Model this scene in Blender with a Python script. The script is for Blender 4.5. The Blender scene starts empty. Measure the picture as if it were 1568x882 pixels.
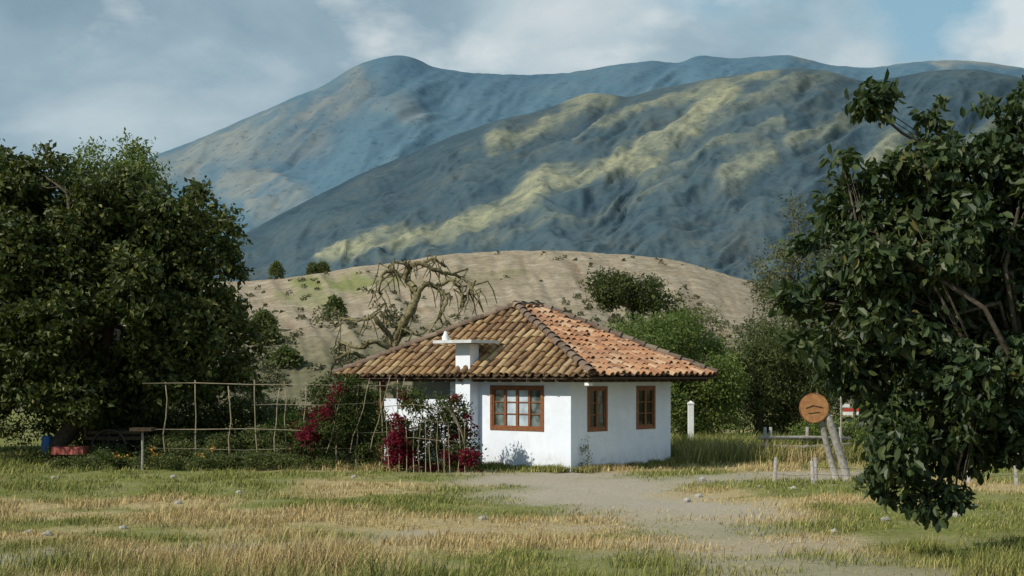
import bpy, math, random
import numpy as np
from mathutils import Vector
rng=np.random.default_rng(7); random.seed(7)
scene=bpy.context.scene
scene.view_settings.view_transform='Standard'; scene.view_settings.look='None'; scene.view_settings.exposure=0
COL=scene.collection

# ---------------------------------------------------------------- noise
TAB=np.random.default_rng(3).random((256,256))
def vnoise(x,y):
    x=np.asarray(x,float); y=np.asarray(y,float)
    xi=np.floor(x).astype(int); yi=np.floor(y).astype(int)
    fx=x-xi; fy=y-yi; fx=fx*fx*(3-2*fx); fy=fy*fy*(3-2*fy)
    a=TAB[xi%256,yi%256]; b=TAB[(xi+1)%256,yi%256]; c=TAB[xi%256,(yi+1)%256]; d=TAB[(xi+1)%256,(yi+1)%256]
    return (a*(1-fx)+b*fx)*(1-fy)+(c*(1-fx)+d*fx)*fy
def fbm(x,y,o=4):
    s=0;a=.5;t=0
    for i in range(o):
        s=s+a*vnoise(x*2**i+17.3*i,y*2**i+9.1*i); t+=a; a*=.5
    return s/t
def ridged(x,y,o=4):
    s=0;a=.5;t=0
    for i in range(o):
        s=s+a*(1-abs(2*vnoise(x*2**i+7.3*i,y*2**i+3.1*i)-1)); t+=a; a*=.5
    return s/t
def sstep(a,b,x):
    t=np.clip((x-a)/(b-a),0,1); return t*t*(3-2*t)

# ---------------------------------------------------------------- materials
class N:
    def __init__(s,name):
        s.m=bpy.data.materials.new(name); s.m.use_nodes=True; s.t=s.m.node_tree; s.t.nodes.clear()
        s.out=s.t.nodes.new('ShaderNodeOutputMaterial')
    def n(s,typ,**k):
        nd=s.t.nodes.new(typ)
        for a,v in k.items(): setattr(nd,a,v)
        return nd
    def l(s,a,b): s.t.links.new(a,b)
    def ramp(s,src,stops):
        r=s.n('ShaderNodeValToRGB'); el=r.color_ramp.elements
        while len(el)<len(stops): el.new(.5)
        for e,(p,c) in zip(el,stops): e.position=p; e.color=(*c,1)
        s.l(src,r.inputs[0]); return r.outputs[0]
    def noise(s,scale,detail=5,rough=.6,vec=None,sock=0):
        nz=s.n('ShaderNodeTexNoise'); nz.inputs['Scale'].default_value=scale; nz.inputs['Detail'].default_value=detail; nz.inputs['Roughness'].default_value=rough
        if vec is None:
            if not hasattr(s,'tc'): s.tc=s.n('ShaderNodeTexCoord')
            vec=s.tc.outputs['Object']
        s.l(vec,nz.inputs['Vector']); return nz.outputs[sock]
    def mix(s,f,a,b,mode='MIX'):
        m=s.n('ShaderNodeMix',data_type='RGBA',blend_type=mode)
        for v,i in ((f,0),(a,6),(b,7)):
            if isinstance(v,(int,float)): m.inputs[i].default_value=v
            elif isinstance(v,tuple): m.inputs[i].default_value=(*v,1)
            else: s.l(v,m.inputs[i])
        return m.outputs[2]
    def attr(s,name):
        a=s.n('ShaderNodeAttribute'); a.attribute_name=name; return a.outputs['Fac']
    def math(s,op,a,b=0.):
        m=s.n('ShaderNodeMath',operation=op)
        for v,i in ((a,0),(b,1)):
            if isinstance(v,(int,float)): m.inputs[i].default_value=v
            else: s.l(v,m.inputs[i])
        return m.outputs[0]
    def bsdf(s,col,rough=.9,spec=.2,bump=None,bd=.02,metal=0,bs=.6):
        p=s.n('ShaderNodeBsdfPrincipled')
        if isinstance(col,tuple): p.inputs['Base Color'].default_value=(*col,1)
        else: s.l(col,p.inputs['Base Color'])
        p.inputs['Roughness'].default_value=rough; p.inputs['Specular IOR Level'].default_value=spec; p.inputs['Metallic'].default_value=metal
        if bump is not None:
            b=s.n('ShaderNodeBump'); b.inputs['Distance'].default_value=bd; b.inputs['Strength'].default_value=bs
            s.l(bump,b.inputs['Height']); s.l(b.outputs[0],p.inputs['Normal'])
        s.l(p.outputs[0],s.out.inputs[0]); s.p=p; return s.m
def leaf_mat(name,stops,rough=.5,spec=.35,trans=.25,tcol=(.12,.2,.03),pn=.35):
    n=N(name); g=n.n('ShaderNodeNewGeometry')
    nz=n.noise(pn,3)
    f=n.math('ADD',n.math('MULTIPLY',g.outputs['Random Per Island'],.65),n.math('MULTIPLY',n.math('SUBTRACT',nz,.3),.8))
    c=n.ramp(f,stops)
    n.bsdf(c,rough,spec)
    tr=n.n('ShaderNodeBsdfTranslucent'); tr.inputs[0].default_value=(*tcol,1)
    mx=n.n('ShaderNodeMixShader'); mx.inputs[0].default_value=trans
    n.l(n.p.outputs[0],mx.inputs[1]); n.l(tr.outputs[0],mx.inputs[2]); n.l(mx.outputs[0],n.out.inputs[0])
    return n.m
def noise_mat(name,c1,c2,scale=8,rough=.85,spec=.2,bump=True,bd=.01,c3=None):
    n=N(name); z=n.noise(scale,6,.65)
    st=[(.3,c1),(.7,c2)] if c3 is None else [(.25,c1),(.5,c2),(.75,c3)]
    return n.bsdf(n.ramp(z,st),rough,spec,z if bump else None,bd)

M_leafdark=leaf_mat('leaf_dark',[(.1,(.018,.028,.008)),(.4,(.038,.056,.013)),(.7,(.085,.10,.024)),(1,(.22,.19,.055))],.55,.25,.15,(.11,.15,.02),.8)
M_leafnear=leaf_mat('leaf_broad',[(.1,(.014,.026,.011)),(.5,(.032,.054,.019)),(.85,(.07,.09,.028)),(1,(.17,.13,.035))],.5,.3,.15,(.10,.16,.02),.8)
M_leaflight=leaf_mat('leaf_light',[(.1,(.055,.09,.018)),(.5,(.10,.14,.03)),(1,(.19,.205,.06))],.55,.25,.28,(.18,.25,.04))
M_leafmid=leaf_mat('leaf_mid',[(.1,(.04,.06,.016)),(.5,(.075,.095,.025)),(1,(.15,.15,.05))],.55,.25,.25,(.13,.18,.04))
M_leafboug=leaf_mat('leaf_bougainvillea',[(.1,(.03,.045,.015)),(.5,(.055,.08,.022)),(1,(.12,.11,.04))],.8,.06,.2,(.1,.14,.03),1.2)
M_leafolive=leaf_mat('leaf_olive',[(.1,(.06,.07,.03)),(.5,(.11,.12,.05)),(1,(.19,.18,.09))],.6,.2,.2,(.15,.17,.05))
M_scrub=leaf_mat('leaf_scrub',[(.1,(.08,.085,.047)),(.5,(.115,.115,.065)),(1,(.17,.155,.09))],.8,.1,.15,(.1,.12,.04),.05)
M_red=leaf_mat('bract_red',[(.1,(.06,.008,.014)),(.6,(.16,.014,.03)),(1,(.33,.035,.06))],.7,.1,.3,(.3,.02,.04))
M_orange=leaf_mat('petal_orange',[(.2,(.5,.2,.03)),(1,(.7,.42,.06))],.6,.2,.2,(.6,.3,.02))
M_bark=noise_mat('bark',(.04,.033,.025),(.13,.105,.08),14,.95,.1,True,.03)
M_deadbark=noise_mat('lichen_bark',(.045,.036,.025),(.15,.13,.07),9,.95,.1,True,.03,(.33,.30,.16))
M_cane=noise_mat('cane',(.18,.15,.10),(.34,.29,.20),10,.8,.2)
M_greywood=noise_mat('weathered_wood',(.16,.14,.12),(.38,.36,.33),12,.9,.1)
M_darkwood=noise_mat('dark_wood',(.03,.022,.016),(.09,.06,.035),10,.8)
M_window=noise_mat('window_wood',(.12,.042,.016),(.26,.10,.036),18,.55,.4)
M_slabwood=noise_mat('log_slice',(.28,.12,.05),(.46,.24,.1),9,.8)
M_whitep=noise_mat('white_paint',(.6,.6,.58),(.78,.78,.77),6,.7)
M_blue=noise_mat('blue_plastic',(.02,.12,.4),(.05,.2,.55),5,.4,.5)
M_redp=noise_mat('red_paint',(.35,.03,.02),(.5,.08,.05),7,.6,.4)
M_pink=noise_mat('faded_red_cloth',(.22,.055,.045),(.34,.11,.09),7,.9)
M_iron=noise_mat('dark_iron',(.015,.015,.015),(.04,.035,.03),12,.6,.5)
M_rock=noise_mat('rock',(.2,.19,.17),(.42,.4,.36),4,.95)
n=N('white_plaster'); z=n.noise(1.3,6,.7); z2=n.noise(40,3,.6)
sx=n.n('ShaderNodeSeparateXYZ'); n.l(n.tc.outputs['Object'],sx.inputs[0])
low=n.n('ShaderNodeMapRange'); low.inputs['From Min'].default_value=.02; low.inputs['From Max'].default_value=.5; low.inputs['To Min'].default_value=1; low.inputs['To Max'].default_value=0
n.l(sx.outputs[2],low.inputs['Value'])
base=n.ramp(z,[(.3,(.64,.69,.78)),(.6,(.73,.78,.86))])
dirt=n.math('MULTIPLY',low.outputs[0],n.ramp(n.noise(5,6,.7),[(.35,(0,0,0)),(.65,(1,1,1))]))
c=n.mix(n.math('MULTIPLY',dirt,.6),base,(.40,.36,.29))
stn=n.ramp(n.noise(2.4,7,.75),[(.54,(0,0,0)),(.72,(.45,.45,.45))]); c=n.mix(stn,c,(.5,.5,.5))
M_plaster=n.bsdf(c,.9,.15,z2,.006)
def tile_mat(name,stops,lich,lf):
    n=N(name); g=n.n('ShaderNodeNewGeometry')
    c=n.ramp(g.outputs['Random Per Island'],stops)
    z=n.noise(14,6,.7); m=n.ramp(z,[(.48,(0,0,0)),(.62,(1,1,1))])
    big=n.noise(.9,3)
    c=n.mix(n.math('MULTIPLY',m,lf),c,lich)
    c=n.mix(n.math('MULTIPLY',n.ramp(big,[(.4,(0,0,0)),(.7,(1,1,1))]),.35),c,(.16,.12,.09))
    return n.bsdf(c,.9,.15,n.noise(45,4),.008)
M_tileA=tile_mat('tile_weathered',[(0,(.14,.075,.04)),(.35,(.25,.14,.07)),(.7,(.34,.205,.10)),(1,(.43,.31,.17))],(.35,.29,.15),.45)
M_tileB=tile_mat('tile_terracotta',[(0,(.24,.11,.06)),(.4,(.37,.17,.085)),(.75,(.44,.23,.12)),(1,(.50,.34,.22))],(.42,.33,.22),.4)
M_tilepan=tile_mat('tile_pan',[(0,(.05,.03,.018)),(.6,(.10,.058,.034)),(1,(.16,.10,.055))],(.12,.11,.06),.5)
M_hip=tile_mat('tile_hip',[(0,(.09,.06,.045)),(.6,(.16,.11,.08)),(1,(.24,.18,.13))],(.26,.23,.19),.5)
n=N('window_glass_dark'); M_glass=n.bsdf((.02,.022,.02),.08,.8)
n=N('window_glass_pale'); z=n.noise(2.5,3); M_glassc=n.bsdf(n.ramp(z,[(.35,(.28,.35,.40)),(.65,(.52,.61,.68))]),.2,.6)  # opaque pane in mottled pale blue-grey
n=N('window_glass_green'); z=n.noise(4,3); M_glassg=n.bsdf(n.ramp(z,[(.4,(.04,.055,.045)),(.65,(.18,.22,.22))]),.12,.7)

# ---------------------------------------------------------------- mesh helpers
def np_mesh(name,V,F,mat,parent=None,loc=(0,0,0),smooth=False,attrs=None):
    me=bpy.data.meshes.new(name); V=np.asarray(V,dtype=np.float32)
    me.vertices.add(len(V)); me.vertices.foreach_set('co',V.ravel())
    if not isinstance(F,list): F=[F]
    F=[np.asarray(f,dtype=np.int32) for f in F if len(f)]
    idx=np.concatenate([f.ravel() for f in F]); sizes=np.concatenate([np.full(len(f),f.shape[1]) for f in F])
    st=np.concatenate([[0],np.cumsum(sizes)[:-1]]).astype(np.int32)
    me.loops.add(len(idx)); me.polygons.add(len(sizes))
    me.loops.foreach_set('vertex_index',idx); me.polygons.foreach_set('loop_start',st)
    me.polygons.foreach_set('use_smooth',np.full(len(sizes),smooth))
    me.update(calc_edges=True)
    if attrs:
        for k,v in attrs.items():
            a=me.attributes.new(k,'FLOAT','POINT'); a.data.foreach_set('value',np.asarray(v,dtype=np.float32).ravel())
    me.materials.append(mat)
    o=bpy.data.objects.new(name,me); COL.objects.link(o); o.location=loc
    if parent: o.parent=parent
    return o
def empty(name,loc=(0,0,0),rotz=0):
    e=bpy.data.objects.new(name,None); COL.objects.link(e); e.location=loc; e.rotation_euler=(0,0,rotz); e.empty_display_size=.3; return e
class MB:
    def __init__(s): s.V=[]; s.F4=[]; s.F3=[]; s.c=0
    def addv(s,vs):
        b=s.c; s.V.extend([tuple(v) for v in vs]); s.c+=len(vs); return b
    def quad(s,a,b,c,d): i=s.addv([a,b,c,d]); s.F4.append((i,i+1,i+2,i+3))
    def box(s,lo,hi):
        (x0,y0,z0),(x1,y1,z1)=lo,hi
        vs=[(x0,y0,z0),(x1,y0,z0),(x1,y1,z0),(x0,y1,z0),(x0,y0,z1),(x1,y0,z1),(x1,y1,z1),(x0,y1,z1)]
        i=s.addv(vs)
        for f in ((0,3,2,1),(4,5,6,7),(0,1,5,4),(1,2,6,5),(2,3,7,6),(3,0,4,7)): s.F4.append(tuple(i+k for k in f))
    def tube(s,pts,rad,k=6):
        pts=[Vector(p) for p in pts]; nP=len(pts)
        if not hasattr(rad,'__len__'): rad=[rad]*nP
        rings=[]; ref=Vector((.31,.87,.38))
        for i,p in enumerate(pts):
            d=(pts[min(i+1,nP-1)]-pts[max(i-1,0)])
            if d.length<1e-6: d=Vector((0,0,1))
            d.normalize(); a=d.cross(ref)
            if a.length<.1: a=d.cross(Vector((1,0,0)))
            a.normalize(); b=d.cross(a)
            rings.append(s.addv([p+(a*math.cos(t)+b*math.sin(t))*rad[i] for t in [2*math.pi*j/k for j in range(k)]]))
        for r0,r1 in zip(rings[:-1],rings[1:]):
            for j in range(k): s.F4.append((r0+j,r0+(j+1)%k,r1+(j+1)%k,r1+j))
        for r,pt in ((rings[0],pts[0]),(rings[-1],pts[-1])):
            c=s.addv([pt])
            for j in range(k): s.F3.append((r+j,r+(j+1)%k,c))
    def build(s,name,mat,parent=None,loc=(0,0,0),smooth=False):
        return np_mesh(name,np.array(s.V),[np.array(s.F4),np.array(s.F3)] if s.F3 else [np.array(s.F4)],mat,parent,loc,smooth)

def leaves(name,P,O,size,mat,parent=None,loc=(0,0,0),width=.5,droop=.2,fine=False,up=.35):
    m=len(P)
    d=rng.normal(size=(m,3))+O*.6; d[:,2]-=droop; d/=np.linalg.norm(d,axis=1)[:,None]
    nn=rng.normal(size=(m,3))*.7+O*.8; nn[:,2]+=up
    s=np.cross(d,nn); s/=np.linalg.norm(s,axis=1)[:,None]+1e-9
    nn=np.cross(s,d)
    L=size[:,None]; w=L*width*.5
    if not fine:
        V=np.stack([P,P+d*L*.45+s*w+nn*w*.4,P+d*L,P+d*L*.45-s*w+nn*w*.4],1).reshape(-1,3)
        b=np.arange(m)*4; F=np.concatenate([np.stack([b,b+1,b+2],1),np.stack([b,b+2,b+3],1)])
    else:
        V=np.stack([P,P+d*L*.28+s*w*.85+nn*w*.35,P+d*L*.66+s*w*.9+nn*w*.3-nn*L*.03,P+d*L-nn*L*.1,P+d*L*.66-s*w*.9+nn*w*.3-nn*L*.03,P+d*L*.28-s*w*.85+nn*w*.35],1).reshape(-1,3)
        b=np.arange(m)*6; F=np.concatenate([np.stack([b,b+1,b+2,b+3],1),np.stack([b,b+3,b+4,b+5],1)])
    return np_mesh(name,V,F,mat,parent,loc)
def inpoly(x,z,poly):
    c=np.zeros(len(x),bool); p=np.array(poly,float); n_=len(p)
    for i in range(n_):
        x0,z0=p[i]; x1,z1=p[(i+1)%n_]
        k=((z0>z)!=(z1>z)); t=(x1-x0)*(z-z0)/((z1-z0)+1e-12)+x0
        c^=(k&(x<t))
    return c
def segdist(x,z,poly,close=True):
    p=np.array(poly,float); n_=len(p); D=np.full(np.shape(x),1e9)
    for i in range(n_ if close else n_-1):
        a=p[i]; b=p[(i+1)%n_]; ab=b-a; L=(ab**2).sum()+1e-12
        t=np.clip(((x-a[0])*ab[0]+(z-a[1])*ab[1])/L,0,1)
        D=np.minimum(D,np.hypot(x-a[0]-t*ab[0],z-a[1]-t*ab[1]))
    return D
def lobes_from_outline(poly,n_,rmin,rmax,depth):
    p=np.array(poly); lo=p.min(0); hi=p.max(0); X=rng.uniform(lo[0],hi[0],n_*12); Z=rng.uniform(lo[1],hi[1],n_*12)
    k=inpoly(X,Z,poly); X=X[k]; Z=Z[k]; D=segdist(X,Z,poly)
    k=D>rmin*.5; X=X[k][:n_]; Z=Z[k][:n_]; D=D[k][:n_]
    dm=max(D.max(),1e-3); R=np.clip(D,rmin,rmax)*rng.uniform(.75,1.05,len(D))
    Y=rng.uniform(-1,1,len(D))*depth*np.sqrt(np.clip(D/dm,0.05,1))
    return np.stack([X,Y,Z,R],1)
def crown(lobes,nleaf,sub,pw=2.,per=26):
    w=lobes[:,3]**pw; w=w/w.sum(); nsub=max(len(lobes)*4,int(nleaf/per))
    li=rng.choice(len(lobes),nsub,p=w)
    v=rng.normal(size=(nsub,3)); v/=np.linalg.norm(v,axis=1)[:,None]
    sc=lobes[li,:3]+v*(lobes[li,3]*(.45+.55*rng.random(nsub)**.5))[:,None]
    si=rng.integers(0,nsub,nleaf)
    P=sc[si]+rng.normal(size=(nleaf,3))*sub*np.array([1,1,.65])
    O=v[si]; return P,O
def tree(name,loc,scale,poly,depth,nlobes,rmin,rmax,nleaf,lsize,sub,mat,trunk=None,tr=.18,nlimb=14,bark=None,pw=2.,per=26,**kw):
    e=empty(name,loc); poly=[(a*scale,b*scale) for a,b in poly]
    lb=lobes_from_outline(poly,nlobes,rmin,rmax,depth)
    P,O=crown(lb,nleaf,sub,pw,per)
    k=P[:,2]>.02; P=P[k];O=O[k]
    leaves('foliage',P,O,lsize*rng.uniform(.6,1.25,len(P)),mat,e,**kw)
    m=MB()
    trunk=trunk or [(0,0),(0,40)]
    tp=[Vector((a*scale,rng.normal()*.05,b*scale)) for a,b in trunk]
    m.tube([tp[0]-Vector((0,0,.2))]+tp,[tr*1.35]+[tr*(1-.45*i/len(tp)) for i in range(len(tp))],9)
    idx=rng.choice(len(lb),min(nlimb,len(lb)),replace=False)
    for i in idx:
        c=Vector(lb[i,:3]); s0=tp[-1] if rng.random()<.6 else tp[len(tp)//2]
        mid=s0.lerp(c,.5)+Vector(rng.normal(size=3)*.12*(c-s0).length); mid.z+=.08*(c-s0).length
        r0=tr*.34; m.tube([s0,s0.lerp(mid,.5)+Vector(rng.normal(size=3)*.06),mid,mid.lerp(c,.6)+Vector(rng.normal(size=3)*.08),c],[r0,r0*.75,r0*.55,r0*.35,r0*.15],6)
        for q in range(4):
            v=Vector(rng.normal(size=3)).normalized()*lb[i,3]*.95
            st=mid.lerp(c,rng.random()); m.tube([st,st+v*.5+Vector((0,0,.04)),c+v],[r0*.22,r0*.15,r0*.05],5)
    m.build('trunk_and_branches',bark or M_bark,e,smooth=True)
    return e

# ---------------------------------------------------------------- camera, light, sky
CH=2.35
cam=bpy.data.cameras.new('camera'); co=bpy.data.objects.new('camera',cam); COL.objects.link(co)
co.location=(0,0,CH); co.rotation_euler=(math.radians(90),0,0); cam.lens=50; cam.sensor_width=36; cam.shift_y=.0855
cam.clip_start=.1; cam.clip_end=40000; scene.camera=co
EL=math.radians(38); sh=Vector((-.862,-.507)); S=Vector((sh.x*math.cos(EL),sh.y*math.cos(EL),math.sin(EL)))
sl=bpy.data.lights.new('sun','SUN'); sl.energy=4.6; sl.angle=math.radians(.6); sl.color=(1,.93,.81)
so=bpy.data.objects.new('sun',sl); COL.objects.link(so); so.rotation_euler=(-S).to_track_quat('-Z','Y').to_euler(); so.location=(-20,-10,30)
w=bpy.data.worlds.new('World'); scene.world=w; w.use_nodes=True; t=w.node_tree; t.nodes.clear()
class WN(N):
    def __init__(s): s.t=t; s.out=t.nodes.new('ShaderNodeOutputWorld')
W=WN()
sky=W.n('ShaderNodeTexSky',sky_type='NISHITA'); sky.sun_disc=False; sky.sun_elevation=EL; sky.sun_rotation=math.atan2(sh.x,sh.y)
tc=W.n('ShaderNodeTexCoord'); sp=W.n('ShaderNodeSeparateXYZ'); W.l(tc.outputs['Generated'],sp.inputs[0])
def skynoise(scale,sc,loc,det,ro,dist=0.,rot=14):
    mp=W.n('ShaderNodeMapping'); mp.inputs['Scale'].default_value=sc; mp.inputs['Location'].default_value=loc; mp.inputs['Rotation'].default_value=(0,math.radians(rot),0); W.l(tc.outputs['Generated'],mp.inputs[0])
    q=W.n('ShaderNodeTexNoise'); q.inputs['Scale'].default_value=scale; q.inputs['Detail'].default_value=det; q.inputs['Roughness'].default_value=ro; q.inputs['Distortion'].default_value=dist; W.l(mp.outputs[0],q.inputs[0]); return q.outputs[0]
na=skynoise(6.2,(1,1,1.6),(1.3,0,.4),9,.5,.25,-20)
nb=skynoise(4.6,(1.2,1,2.6),(4.1,2,1.7),8,.5,.2)
nc=skynoise(9,(1,1,1.9),(7.1,2,3.4),9,.52,.1,8)
f=W.math('ADD',na,W.math('MULTIPLY',sp.outputs[0],.24))
cl=W.ramp(f,[(.32,(2.8,4.1,5.1)),(.45,(3.7,5.1,6.0)),(.56,(5.2,6.5,7.2)),(.70,(7.2,8.0,8.4)),(.82,(8.6,9.1,9.2))])
fb=W.math('ADD',W.math('ADD',nb,W.math('MULTIPLY',sp.outputs[0],.54)),W.math('MULTIPLY',W.math('SUBTRACT',sp.outputs[2],.21),1.6))
hole=W.ramp(fb,[(.55,(0,0,0)),(.69,(1,1,1))])
blue=W.mix(.6,sky.outputs[0],(3.8,6.8,8.2))
c=W.mix(hole,cl,blue)
fp=W.math('ADD',nc,W.math('MULTIPLY',sp.outputs[0],.22))
puff=W.ramp(fp,[(.53,(0,0,0)),(.59,(.25,.25,.25)),(.70,(.8,.8,.8))])
c=W.mix(puff,c,(8.7,9.3,9.4))
bg=W.n('ShaderNodeBackground'); bg.inputs[1].default_value=.084; W.l(c,bg.inputs[0]); W.l(bg.outputs[0],W.out.inputs[0])

# ---------------------------------------------------------------- ground
def axis(lo,hi,step,far):
    a=list(np.arange(lo,hi+1e-6,step)); s=step; x=hi
    while x<far: s*=1.35; x+=s; a.append(x)
    s=step; x=lo; pre=[]
    while x>-far: s*=1.35; x-=s; pre.append(x)
    return np.array(pre[::-1]+a)
PATH1=[(.6,33.4),(1.2,31.4),(2.0,28),(2.8,25.0),(3.3,22),(3.4,19.5),(3.4,16)]
PATH2=[(9,34.2),(5.5,33.0),(3.2,31.5),(.6,30.8)]
PATH3=[(3.4,23.2),(.9,22),(-1.2,21.0),(-3.6,19.4),(-7,18),(-12,16)]
def pathmask(X,Y):
    wob=(fbm(X*.7,Y*.7,4)-.5)*3.0
    d1=segdist(X,Y,PATH1,False)+wob; d2=segdist(X,Y,PATH2,False)+wob; d3=segdist(X,Y,PATH3,False)+wob*.9
    fade=1-.38*sstep(27,22,Y)
    return np.maximum.reduce([(1-sstep(.8,2.9,d1))*fade,(1-sstep(.3,1.5,d2))*.8,(1-sstep(.0,1.0,d3))*.7])
def gz(X,Y):
    near=sstep(75,55,Y)*sstep(-60,-40,-abs(X))
    return ((fbm(X*.25,Y*.25,3)-.5)*.22*sstep(33,28,Y)+(fbm(X*1.3+9,Y*1.3,3)-.5)*.08)*near
xs=axis(-22,22,.25,14000); ys=axis(8,60,.24,14000)
GX,GY=np.meshgrid(xs,ys,indexing='ij'); GZ=gz(GX,GY); pm=pathmask(GX,GY); GZ=GZ-pm*.03
def greenf(X,Y):
    g=fbm(X*.3+3,Y*.45+8,5)
    g=g+.22*sstep(4.5,7,X)*sstep(25,19,Y)+.2*sstep(-5,-9,X)*sstep(24,31,Y)+.12*sstep(28,33,Y)+.07*sstep(22,27,Y)+.10*(fbm(X*1.8,Y*2.2,3)-.4)
    return sstep(.44,.64,g)
nx,ny=GX.shape; ii=np.arange(nx*ny).reshape(nx,ny)
F=np.stack([ii[:-1,:-1],ii[1:,:-1],ii[1:,1:],ii[:-1,1:]],-1).reshape(-1,4)
n=N('ground_dry_grass'); z=n.noise(.9,8,.65); z2=n.noise(9,8,.75)
dry=n.ramp(z2,[(.3,(.20,.15,.07)),(.5,(.34,.265,.13)),(.7,(.46,.38,.21))])
grn=n.ramp(z2,[(.3,(.085,.10,.025)),(.55,(.165,.175,.05)),(.75,(.27,.255,.09))])
c=n.mix(n.attr('green'),dry,grn)
c=n.mix(n.ramp(z,[(.45,(0,0,0)),(.7,(.5,.5,.5))]),c,(.31,.26,.16))
pz=n.ramp(n.noise(14,8,.8),[(.3,(.23,.20,.155)),(.55,(.36,.315,.245)),(.75,(.48,.43,.345))])
c=n.mix(n.attr('path'),c,pz)
M_ground=n.bsdf(c,.97,.05,z2,.05)
np_mesh('ground',np.stack([GX,GY,GZ],-1).reshape(-1,3),F,M_ground,smooth=True,attrs={'path':pm,'green':greenf(GX,GY)})

def blades(name,X,Y,H,wd,mat,zf=gz):
    m=len(X); Z=zf(X,Y)-.01
    a=rng.uniform(0,2*math.pi,m); lean=rng.normal(size=(m,2))*.3*H[:,None]+np.array([.14,.0])*H[:,None]
    s=np.stack([np.cos(a),np.sin(a)],1)*wd[:,None]*.5
    B=np.stack([X,Y,Z],1); V=np.zeros((m,5,3))
    V[:,0]=B; V[:,0,:2]+=s; V[:,1]=B; V[:,1,:2]-=s
    V[:,2]=B; V[:,2,:2]+=lean*.4-s*.75; V[:,2,2]+=H*.58
    V[:,3]=B; V[:,3,:2]+=lean*.4+s*.75; V[:,3,2]+=H*.58
    V[:,4]=B; V[:,4,:2]+=lean; V[:,4,2]+=H*.97
    b=np.arange(m)*5
    return np_mesh(name,V.reshape(-1,3),[np.stack([b,b+1,b+2,b+3],1),np.stack([b+3,b+2,b+4],1)],mat,attrs={'green':np.repeat(greenf(X,Y),5),'dryr':np.repeat(rng.random(m),5)})
n=N('grass_blades'); r=n.attr('dryr')
dr=n.ramp(r,[(0,(.21,.14,.07)),(.35,(.36,.265,.12)),(.7,(.46,.36,.17)),(1,(.58,.48,.28))])
gr=n.ramp(r,[(0,(.06,.09,.018)),(.5,(.14,.17,.038)),(.8,(.26,.26,.08)),(1,(.42,.36,.15))])
f=n.math('ADD',n.math('MULTIPLY',n.attr('green'),1.0),n.math('MULTIPLY',n.math('SUBTRACT',r,.6),.3))
cc=n.n('ShaderNodeClamp'); n.l(f,cc.inputs[0])
M_grass=n.bsdf(n.mix(cc.outputs[0],dr,gr),.8,.1)
m=330000
Y=np.exp(rng.uniform(math.log(11.5),math.log(46),m)); X=rng.uniform(-.43,.43,m)*Y
tall=fbm(X*.45+2,Y*.6,3); pk=pathmask(X,Y)
patch=fbm(X*1.3+5,Y*1.6+1,4)
keep=(rng.random(m)>pk*1.05)&(rng.random(m)<.10+1.7*sstep(.38,.62,patch))
X=X[keep];Y=Y[keep];tall=tall[keep];pk=pk[keep];patch=patch[keep]
nearf=sstep(21,16.0,Y)*sstep(5.5,1.0,X)*sstep(-7.5,-3.5,X)
nearf=np.maximum(nearf,.8*sstep(21,16,Y)*sstep(4.5,6.0,X))
H=(.03+.075*sstep(.42,.65,tall)+.05*sstep(.5,.7,patch)+(.06+.32*sstep(.38,.6,tall))*nearf+.06*sstep(31,35,Y))*rng.uniform(.35,1.3,len(X))*(1-.6*pk)
stalk=rng.random(len(X))<.018; H=np.where(stalk,H+rng.uniform(.08,.34,len(X))*(.3+nearf),H)
ca,sa=math.cos(math.radians(50)),math.sin(math.radians(50)); C0=np.array([1.44,34.8])
lx=(X-C0[0])*ca+(Y-C0[1])*sa; ly=-(X-C0[0])*sa+(Y-C0[1])*ca
k=~((lx>-.03)&(lx<4.4)&(ly>-.03)&(ly<7.6))
blades('grass',X[k],Y[k],H[k],(.003+.0004*Y[k])*rng.uniform(.6,1.3,k.sum()),M_grass)
m=9000; tt=rng.uniform(0,1,m); L_=rng.random(m)<.5
lx=np.where(L_,-abs(rng.normal(size=m))*.22-.04,tt*4.5); ly=np.where(L_,tt*4.2,-abs(rng.normal(size=m))*.22-.04)
X=C0[0]+lx*ca-ly*sa; Y=C0[1]+lx*sa+ly*ca
X2=rng.uniform(4.6,9.5,9000); Y2=rng.uniform(37.5,44,9000)
X=np.r_[X,X2];Y=np.r_[Y,Y2]; H=np.r_[rng.uniform(.04,.2,m)*(.4+fbm(tt*12,tt*0+3,2)),rng.uniform(.25,.75,9000)]
blades('tall_weeds',X,Y,H,np.full(len(X),.02),M_grass)

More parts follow.
